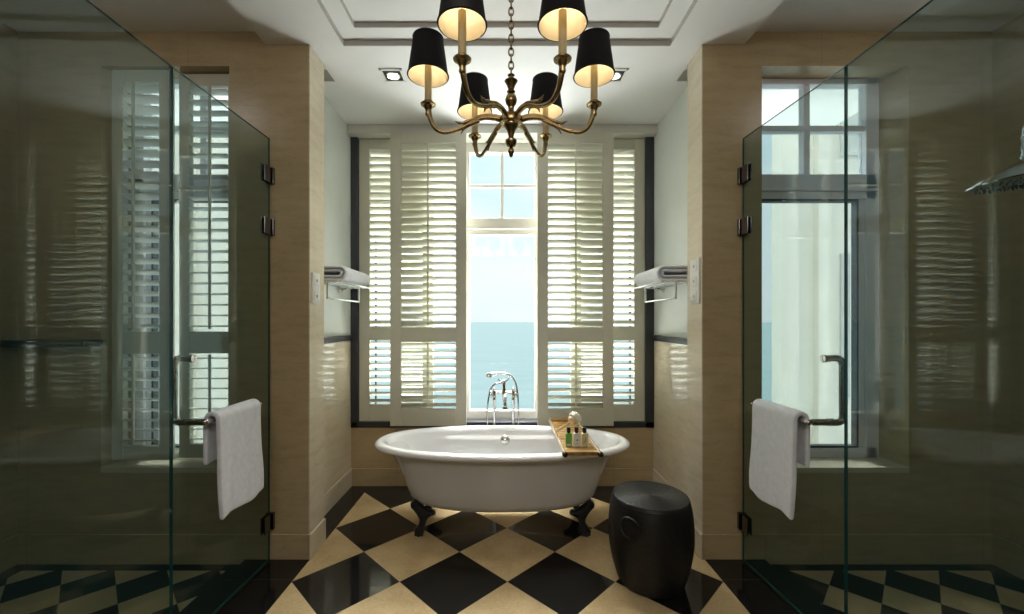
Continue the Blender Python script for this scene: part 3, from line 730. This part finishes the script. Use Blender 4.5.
# ------------------------------------------------------------------ towel racks with folded towels
def rack(s, xw, side):
    t = thing('towel_rack', 'chrome wall towel rack on the %s alcove wall' % side, 'towel rack', (xw, 2.97, 1.50), 'chrome towel racks')
    def P(dx, y, z): return (-s*dx, y-2.97, z-1.50)
    ya, yb, zs = 2.68, 3.26, 1.622
    bm = NB()
    for dx in (0.035, 0.09, 0.145, 0.20): tube(bm, [P(dx, ya, zs), P(dx, yb, zs)], 0.0045, 10)
    for y in (ya, yb): tube(bm, [P(0.03, y, zs), P(0.215, y, zs)], 0.006, 10)
    tube(bm, [P(0.215, ya, zs), P(0.215, yb, zs)], 0.006, 10); obj('shelf_rods', bm, M['chrome'], t, smooth=True)
    bm = NB(); dx = 0.13; zl = 1.515
    tube(bm, smooth_pts([P(dx, ya, zs), P(dx, ya, zl+0.02), P(dx, ya+0.012, zl+0.003), P(dx, ya+0.04, zl), P(dx, yb-0.04, zl), P(dx, yb-0.012, zl+0.003), P(dx, yb, zl+0.02), P(dx, yb, zs)], 6), 0.0068, 12)
    obj('hanging_bar', bm, M['chrome'], t, smooth=True)
    for y in (ya+0.04, yb-0.04):
        bm = NB(); lathe(bm, [(0.024, -0.002), (0.024, 0.006), (0.014, 0.012), (0.009, 0.02), (0.009, 0.042)], 20, P(0, y, zs-0.012), (-s, 0, 0)); obj('wall_mount', bm, M['chrome'], t, smooth=True)
    # two folded towels stacked on the rods
    x_in, x_out = 0.010, 0.222
    zz = zs+0.0065
    bm = NB(); L0, L1 = 2.74, 3.235; cy = (L0+L1)/2; ny = 12
    for (zlo, zhi, xo) in ((0.011, 0.098, x_out), (0.0345, 0.0745, x_out-0.030)):
        mid = []; hr = (zhi-zlo)/2; zc = (zlo+zhi)/2
        for i in range(8): mid.append((x_in+(xo-hr-x_in)*i/7, zlo))
        for i in range(1, 12): a = -PI/2+PI*i/12; mid.append((xo-hr+math.cos(a)*hr, zc+math.sin(a)*hr))
        for i in range(8): mid.append((xo-hr-(xo-hr-x_in)*i/7, zhi))
        G = []
        for j in range(ny):
            y = L0+(L1-L0)*j/(ny-1); row = []
            for i, (dx, z) in enumerate(mid):
                w = 0.003*noise.noise(Vector((y*8, dx*12, z*24+s))); row.append(bm.verts.new((-s*(dx+w), y-cy, z+w*0.6)))
            G.append(row)
        for j in range(ny-1):
            for i in range(len(mid)-1): bm.faces.new((G[j][i], G[j+1][i], G[j+1][i+1], G[j][i+1]))
    o = obj('folded_towel', bm, M['towel'], smooth='all', loc=(xw, cy, zz))
    so = o.modifiers.new('t', 'SOLIDIFY'); so.thickness = 0.0205; so.offset = 0
    sb = o.modifiers.new('s', 'SUBSURF'); sb.levels = 1; sb.render_levels = 2
    tag(o, 'thick folded white towel lying on the %s wall rack' % side, 'towel', 'folded towels on the wall racks')
rack(-1, AX0, 'left'); rack(1, AX1, 'right')

# ------------------------------------------------------------------ switch plates on the pier sides
def plate(s, y0, y1, z0, z1, n, side):
    PR = 1.137 if s > 0 else 1.128
    x = s*(PR-0.006); t = thing('switch_plate', 'white %s switch plate on the %s pier inner face' % ('tall' if n > 2 else 'double', side), 'light switch', (x, (y0+y1)/2, z0))
    bm = NB(); a, b = sorted((0.001*s, -0.009*s)); box(bm, a, b, -(y1-y0)/2, (y1-y0)/2, 0, z1-z0); obj('cover', bm, M['switch'], t, bevel=0.002)
    for i in range(n):
        zc = (z1-z0)*(i+0.5)/n; bm = NB(); a, b = sorted((-0.008*s, -0.012*s)); box(bm, a, b, -0.034, 0.034, zc-0.03, zc+0.03); obj('rocker', bm, M['switch'], t, bevel=0.002)
        bm = NB(); a, b = sorted((-0.0115*s, -0.0135*s)); box(bm, a, b, -0.008, 0.008, zc-0.008, zc+0.008); obj('indicator', bm, M['switch_dark'], t)
plate(-1, 2.41, 2.505, 1.468, 1.650, 2, 'left')
plate(1, 2.41, 2.525, 1.468, 1.735, 3, 'right')

# ------------------------------------------------------------------ black stone shelf in left shower
bm = NB(); box(bm, -WX+0.001, -2.305, 2.27, YF-0.001, 1.232, 1.262); box(bm, -WX+0.001, -2.315, 2.31, YF-0.001, 1.222, 1.232)
o = obj('stone_shelf', bm, M['dark_trim'], bevel=0.008); tag(o, 'black stone corner shelf in the left shower', 'shelf')

# ------------------------------------------------------------------ rain shower head right
hx_, hy_, hz_ = 1.975, 1.56, 1.89
t = thing('rain_shower_head', 'chrome domed rain shower head on a curved arm in the right shower', 'shower head', (WX, hy_, 2.10))
o_ = Vector((WX, hy_, 2.10)); hc = Vector((hx_, hy_, hz_)) - o_; axv = (-0.10, 0.0, 1.0)
bm = NB(); lathe(bm, [(0.0, 0.0), (0.160, 0.004), (0.170, 0.008), (0.170, 0.014), (0.155, 0.030), (0.120, 0.052), (0.075, 0.070), (0.040, 0.080), (0.030, 0.088)], 48, tuple(hc), axv, cap=False); obj('dome', bm, M['chrome'], t, smooth=True)
bm = NB()
q = Vector((0,0,1)).rotation_difference(Vector(axv).normalized())
for r_, cnt in ((0.02, 6), (0.045, 12), (0.07, 20), (0.095, 26), (0.12, 32), (0.145, 38)):
    for i in range(cnt):
        a = 2*PI*i/cnt; p = hc + q @ Vector((r_*math.cos(a), r_*math.sin(a), 0.001)); lathe(bm, [(0.0035, 0.004), (0.0028, -0.003), (0, -0.003)], 6, tuple(p))
obj('nozzles', bm, M['dark_chrome'], t, smooth=True)
bm = NB(); k0 = hc + q @ Vector((0,0,0.08)); lathe(bm, [(0.030, 0.0), (0.022, 0.012), (0.024, 0.018), (0.017, 0.03), (0.019, 0.05), (0.014, 0.075), (0.017, 0.085), (0.013, 0.10)], 22, tuple(k0), axv)
k1 = k0 + q @ Vector((0,0,0.09))
tube(bm, smooth_pts([tuple(k1), tuple(k1+Vector((0.0,0,0.03))), tuple(k1+Vector((0.02,0,0.062))), tuple(k1+Vector((0.07,0,0.082))), tuple(k1+Vector((0.2,0,0.085))), (0.004, 0, k1.z+0.085)], 7), 0.012, 14)
lathe(bm, [(0.035, 0.0), (0.035, 0.008), (0.018, 0.02)], 20, (0, 0, k1.z+0.085), (-1, 0, 0))
obj('arm', bm, M['chrome'], t, smooth=True)

# ------------------------------------------------------------------ downlights
def downlight(x, y, side):
    t = thing('ceiling_downlight', 'small square recessed ceiling downlight %s of the chandelier' % side, 'downlight', (x, y, ZC), 'square recessed downlights')
    w = 0.072; bm = NB()
    for (a, b, c, d) in ((-w, w, -w, -w+0.016), (-w, w, w-0.016, w), (-w, -w+0.016, -w, w), (w-0.016, w, -w, w)): box(bm, a, b, c, d, -0.008, 0.0)
    obj('trim_ring', bm, M['switch'], t, bevel=0.001)
    bm = NB(); box(bm, -w+0.014, w-0.014, -w+0.014, w-0.014, -0.003, -0.0005); obj('recess', bm, M['gasket'], t)
    bm = NB(); lathe(bm, [(0.045, -0.003), (0.045, -0.009), (0.036, -0.012), (0.034, -0.006)], 28, cap=False); obj('lamp_ring', bm, M['chrome'], t, smooth=True)
    bm = NB(); lathe(bm, [(0.034, -0.006), (0.026, -0.011), (0.0, -0.012)], 24, cap=False); obj('bulb', bm, M['downlight_bulb'], t, smooth=True)
downlight(-0.722, 2.685, 'left'); downlight(0.705, 2.685, 'right')

# ------------------------------------------------------------------ chandelier
CX, CY = 0.025, 1.70
ch = thing('chandelier', 'antique brass six arm chandelier with black lampshades hanging on a chain', 'chandelier', (CX, CY, 2.035))
zb_ = 2.035
def Z(v): return v - zb_
bm = NB()
lathe(bm, [(0.0, Z(2.035)), (0.006, Z(2.040)), (0.013, Z(2.058)), (0.012, Z(2.068)), (0.006, Z(2.077)), (0.018, Z(2.084)), (0.023, Z(2.098)), (0.023, Z(2.106)), (0.010, Z(2.118)), (0.013, Z(2.130)), (0.017, Z(2.145)), (0.028, Z(2.160)), (0.031, Z(2.168)), (0.030, Z(2.176))], 32)
obj('finial', bm, M['brass'], ch, smooth=True)
bm = NB(); lathe(bm, [(0.028, Z(2.170)), (0.044, Z(2.178)), (0.047, Z(2.192)), (0.042, Z(2.205)), (0.026, Z(2.212)), (0.017, Z(2.222))], 32); obj('hub', bm, M['brass'], ch, smooth=True)
bm = NB(); lathe(bm, [(0.016, Z(2.216)), (0.012, Z(2.232)), (0.014, Z(2.246)), (0.022, Z(2.256)), (0.025, Z(2.272)), (0.019, Z(2.290)), (0.010, Z(2.297)), (0.018, Z(2.304)), (0.012, Z(2.312)), (0.016, Z(2.328)), (0.022, Z(2.340)), (0.027, Z(2.348)), (0.013, Z(2.356)), (0.010, Z(2.366)), (0.015, Z(2.372)), (0.0, Z(2.380))], 32)
obj('column', bm, M['brass'], ch, smooth=True)
bm = NB(); z = 2.385; i = 0
while z < 3.005:
    L_ = 0.020; pts = []
    for k in range(20):
        a = 2*PI*k/20; w_ = 0.0095*math.cos(a); h_ = 0.0175*math.sin(a); pts.append((w_ if i % 2 else 0, 0 if i % 2 else w_, Z(z)+h_))
    tube(bm, pts, 0.0033, 8, closed=True); z += 0.0275; i += 1
obj('chain', bm, M['brass'], ch, smooth=True)
bm = NB(); lathe(bm, [(0.0, Z(2.972)), (0.012, Z(2.975)), (0.03, Z(2.985)), (0.06, Z(3.004)), (0.063, Z(3.0105))], 32); obj('canopy', bm, M['brass'], ch, smooth=True)
arm_rz = [(0.035, 2.188), (0.07, 2.197), (0.114, 2.197), (0.155, 2.182), (0.195, 2.160), (0.240, 2.143), (0.278, 2.139), (0.310, 2.156), (0.330, 2.195), (0.339, 2.238)]
R = 0.339
for n_ in range(6):
    a = math.radians(60*n_); d = Vector((math.cos(a), math.sin(a), 0)); pr_ = Vector((-d.y, d.x, 0))
    P = lambda r, zz: tuple(d*r + Vector((0, 0, Z(zz))))
    bm = NB(); sp = smooth_pts(arm_rz, 6); tube(bm, [P(*p) for p in sp], [0.0115-0.0035*abs(math.sin(PI*i/(len(sp)-1))) for i in range(len(sp))], 12)
    tube(bm, [P(*p) for p in smooth_pts([(0.035, 2.196), (0.07, 2.206), (0.12, 2.203), (0.17, 2.186), (0.205, 2.176), (0.232, 2.186)], 5)], [0.009]*12+[0.0075]*6+[0.006]*4+[0.004, 0.0025, 0.001, 0.0005], 10)
    tube(bm, [P(*p) for p in smooth_pts([(0.13, 2.186), (0.165, 2.172), (0.19, 2.157), (0.205, 2.132)], 5)], [0.008]*6+[0.007]*4+[0.006, 0.005, 0.004, 0.003, 0.002, 0.0008], 10)
    arm = obj('arm', bm, M['brass'], ch, smooth=True)
    o0 = P(R, 0)[:2]
    bm = NB(); lathe(bm, [(0.009, Z(2.205)), (0.012, Z(2.212)), (0.010, Z(2.225)), (0.013, Z(2.232)), (0.017, Z(2.240)), (0.019, Z(2.246)), (0.030, Z(2.250)), (0.031, Z(2.254)), (0.020, Z(2.257)), (0.018, Z(2.266)), (0.012, Z(2.27))], 26, (o0[0], o0[1], 0)); obj('candle_cup', bm, M['brass'], arm, smooth=True)
    bm = NB(); lathe(bm, [(0.0142, Z(2.262)), (0.0142, Z(2.415)), (0.010, Z(2.418))], 20, (o0[0], o0[1], 0)); obj('candle_sleeve', bm, M['candle'], arm, smooth=True)
    bm = NB(); lathe(bm, [(0.008, Z(2.418)), (0.012, Z(2.428)), (0.0155, Z(2.445)), (0.012, Z(2.465)), (0.0, Z(2.482))], 18, (o0[0], o0[1], 0)); obj('bulb', bm, M['bulb'], arm, smooth=True)
    bm = NB(); seg = 48; r0, r1, z0, z1 = 0.0825, 0.0605, Z(2.367), Z(2.525)
    def ring(r, zz): return [bm.verts.new((o0[0]+r*math.cos(2*PI*k/seg), o0[1]+r*math.sin(2*PI*k/seg), zz)) for k in range(seg)]
    ra, rb, rc, rd = ring(r0, z0), ring(r1, z1), ring(r1-0.003, z1), ring(r0-0.003, z0)
    for p, q2, mi in ((ra, rb, 1), (rb, rc, 1), (rc, rd, 0), (rd, ra, 1)):
        for k in range(seg): bm.faces.new((p[k], p[(k+1) % seg], q2[(k+1) % seg], q2[k])).material_index = mi
    for zz, rr_ in ((z0+0.003, r0), (z1-0.003, r1)): tube(bm, [(o0[0]+rr_*math.cos(2*PI*k/36), o0[1]+rr_*math.sin(2*PI*k/36), zz) for k in range(36)], 0.0028, 8, mi=1, closed=True)
    for k in range(3):
        an = 2*PI*k/3; tube(bm, [(o0[0], o0[1], z1-0.03), (o0[0]+(r1)*math.cos(an), o0[1]+(r1)*math.sin(an), z1-0.012)], 0.0015, 6, mi=1)
    obj('lamp_shade', bm, [M['shade_in'], M['shade_out']], arm, smooth=True)
    l = bpy.data.lights.new('bulb_light', 'POINT'); l.energy = 1.3; l.color = (1.0, 0.80, 0.55); l.shadow_soft_size = 0.02
    lo = bpy.data.objects.new('bulb_light', l); C.objects.link(lo); lo.location = (CX+o0[0], CY+o0[1], 2.45)

# ------------------------------------------------------------------ outdoors
bm = NB(); vs = [bm.verts.new(p) for p in ((-9000, 12, -38), (9000, 12, -38), (9000, 9000, -38), (-9000, 9000, -38))]; bm.faces.new(vs)
struct(obj('sea', bm, M['sea']))
def wing(s, side):
    t = thing('building_wing', 'cream rendered building wing seen outside the %s shower window' % side, 'building', (s*5.2, 6.4, -2))
    def B(bm, a, b, y0, y1, z0, z1):
        lo, hi = sorted((s*(a-5.2), s*(b-5.2))); box(bm, lo, hi, y0-6.4, y1-6.4, z0+2, z1+2)
    bm = NB(); B(bm, 4.20, 9.0, 6.4, 6.55, -2, 8.0); B(bm, 4.16, 4.42, 6.25, 6.4, -2, 8.0); B(bm, 4.75, 4.95, 6.3, 6.4, -2, 8.0); B(bm, 4.16, 9.0, 6.22, 6.4, 6.9, 7.1)
    obj('wall', bm, M['facade'], t)
    for zz in (0.2, 3.9): 
        bm = NB(); B(bm, 5.15, 5.75, 6.37, 6.41, zz, zz+2.2); obj('window', bm, M['facade_grey'], t)
    return t
wing(-1, 'left'); wing(1, 'right')

# ------------------------------------------------------------------ sky
w = bpy.data.worlds.new('sky'); bpy.context.scene.world = w; w.use_nodes = True; nt = w.node_tree; nt.nodes.clear()
out = nt.nodes.new('ShaderNodeOutputWorld'); bg = nt.nodes.new('ShaderNodeBackground')
tc = nt.nodes.new('ShaderNodeTexCoord'); sp = nt.nodes.new('ShaderNodeSeparateXYZ'); nt.links.new(tc.outputs['Generated'], sp.inputs[0])
r = ramp(nt, sp.outputs[2], [(0.0, (0.78, 0.87, 0.90)), (0.07, (0.84, 0.92, 0.95)), (0.25, (0.72, 0.89, 0.96)), (0.45, (0.62, 0.86, 0.98)), (0.62, (0.95, 0.96, 0.92)), (1.0, (0.98, 0.96, 0.90))])
# thin hazy cloud
mp = nt.nodes.new('ShaderNodeMapping'); mp.inputs['Scale'].default_value = (1, 1, 4); nt.links.new(tc.outputs['Generated'], mp.inputs[0])
cn = nt.nodes.new('ShaderNodeTexNoise'); cn.inputs['Scale'].default_value = 3; cn.inputs['Detail'].default_value = 5; nt.links.new(mp.outputs[0], cn.inputs['Vector'])
cr = ramp(nt, cn.outputs['Fac'], [(0.42, (0, 0, 0)), (0.7, (0.6, 0.6, 0.6))])
col = mixc(nt, cr.outputs[0], r.outputs[0], (0.95, 0.98, 1.0))
x = MX(nt)
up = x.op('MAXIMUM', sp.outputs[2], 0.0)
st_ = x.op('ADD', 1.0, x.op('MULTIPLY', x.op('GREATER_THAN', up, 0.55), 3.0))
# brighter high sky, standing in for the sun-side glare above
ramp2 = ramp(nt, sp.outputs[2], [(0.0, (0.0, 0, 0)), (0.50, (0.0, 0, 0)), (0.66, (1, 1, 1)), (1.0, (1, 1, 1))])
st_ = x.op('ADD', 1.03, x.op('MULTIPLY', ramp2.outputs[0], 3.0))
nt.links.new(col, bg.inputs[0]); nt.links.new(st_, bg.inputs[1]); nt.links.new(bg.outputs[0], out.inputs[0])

# ------------------------------------------------------------------ lamps and added fill lights
def area(name, loc, rot, sx, sy, e, col=(1, 1, 1), spread=None):
    l = bpy.data.lights.new(name, 'AREA'); l.shape = 'RECTANGLE'; l.size = sx; l.size_y = sy; l.energy = e; l.color = col
    if spread: l.spread = spread
    o = bpy.data.objects.new(name, l); C.objects.link(o); o.location = loc; o.rotation_euler = rot; return o
area('sea_glitter_fill', (-0.02, 4.25, -0.35), (math.radians(-158), 0, 0), 2.6, 0.9, 250, (0.98, 0.98, 0.94), math.radians(140))  # added unseen area light below the sill, brightens ceiling and louver undersides
area('high_sky_fill', (-0.02, 5.2, 4.6), (math.radians(-52), 0, 0), 2.6, 1.6, 470, (0.96, 0.98, 1.0), math.radians(100))  # added area light above the view, stands in for high sky light
for s_ in (-1, 1):
    area('side_sky_fill', (s_*1.95, 3.9, 4.6), (math.radians(-38), 0, 0), 0.9, 1.2, 800, (0.98, 0.98, 1.0), math.radians(100))  # added area lights out of view, brighten shower window reveals and sills
for s_ in (-1, 1):
    l = bpy.data.lights.new('shower_fill', 'POINT'); l.energy = 1.8; l.color = (1.0, 0.97, 0.94); l.shadow_soft_size = 0.05  # added fill for the showers, no lamp fixture there
    o = bpy.data.objects.new('shower_fill', l); C.objects.link(o); o.location = (s_*2.05, 1.5, 2.96)
area('room_fill', (0, -0.9, 2.9), (math.radians(25), 0, 0), 1.6, 1.0, 33, (1.0, 0.95, 0.90))  # added fill from behind the camera, no fixture modelled
for x_, y_ in ((-0.722, 2.685), (0.705, 2.685), (-0.2, 1.0)):  # third position is added fill, without a downlight fixture
    l = bpy.data.lights.new('downlight_and_fill_beam', 'SPOT'); l.energy = 14; l.spot_size = math.radians(80); l.spot_blend = 0.8; l.color = (1, 0.93, 0.8); l.shadow_soft_size = 0.03
    o = bpy.data.objects.new('downlight_and_fill_beam', l); C.objects.link(o); o.location = (x_, y_, ZC-0.02)

# ------------------------------------------------------------------ camera
cam = bpy.data.cameras.new('camera'); co = bpy.data.objects.new('camera', cam); C.objects.link(co)
co.location = (0, 0, CAMZ); co.rotation_euler = (PI/2, 0, 0)
cam.sensor_width = 36; cam.sensor_fit = 'HORIZONTAL'; cam.lens = 416/1024*36
cam.shift_x = 7/1024; cam.shift_y = 13.5/1024; cam.clip_start = 0.02; cam.clip_end = 20000
sc_ = bpy.context.scene; sc_.camera = co
sc_.view_settings.view_transform = 'Standard'; sc_.view_settings.look = 'None'; sc_.view_settings.exposure = 0.18; sc_.view_settings.gamma = 1.0
sc_.cycles.max_bounces = 12; sc_.cycles.transparent_max_bounces = 24; sc_.cycles.glossy_bounces = 6; sc_.cycles.diffuse_bounces = 5
sc_.cycles.sample_clamp_indirect = 6
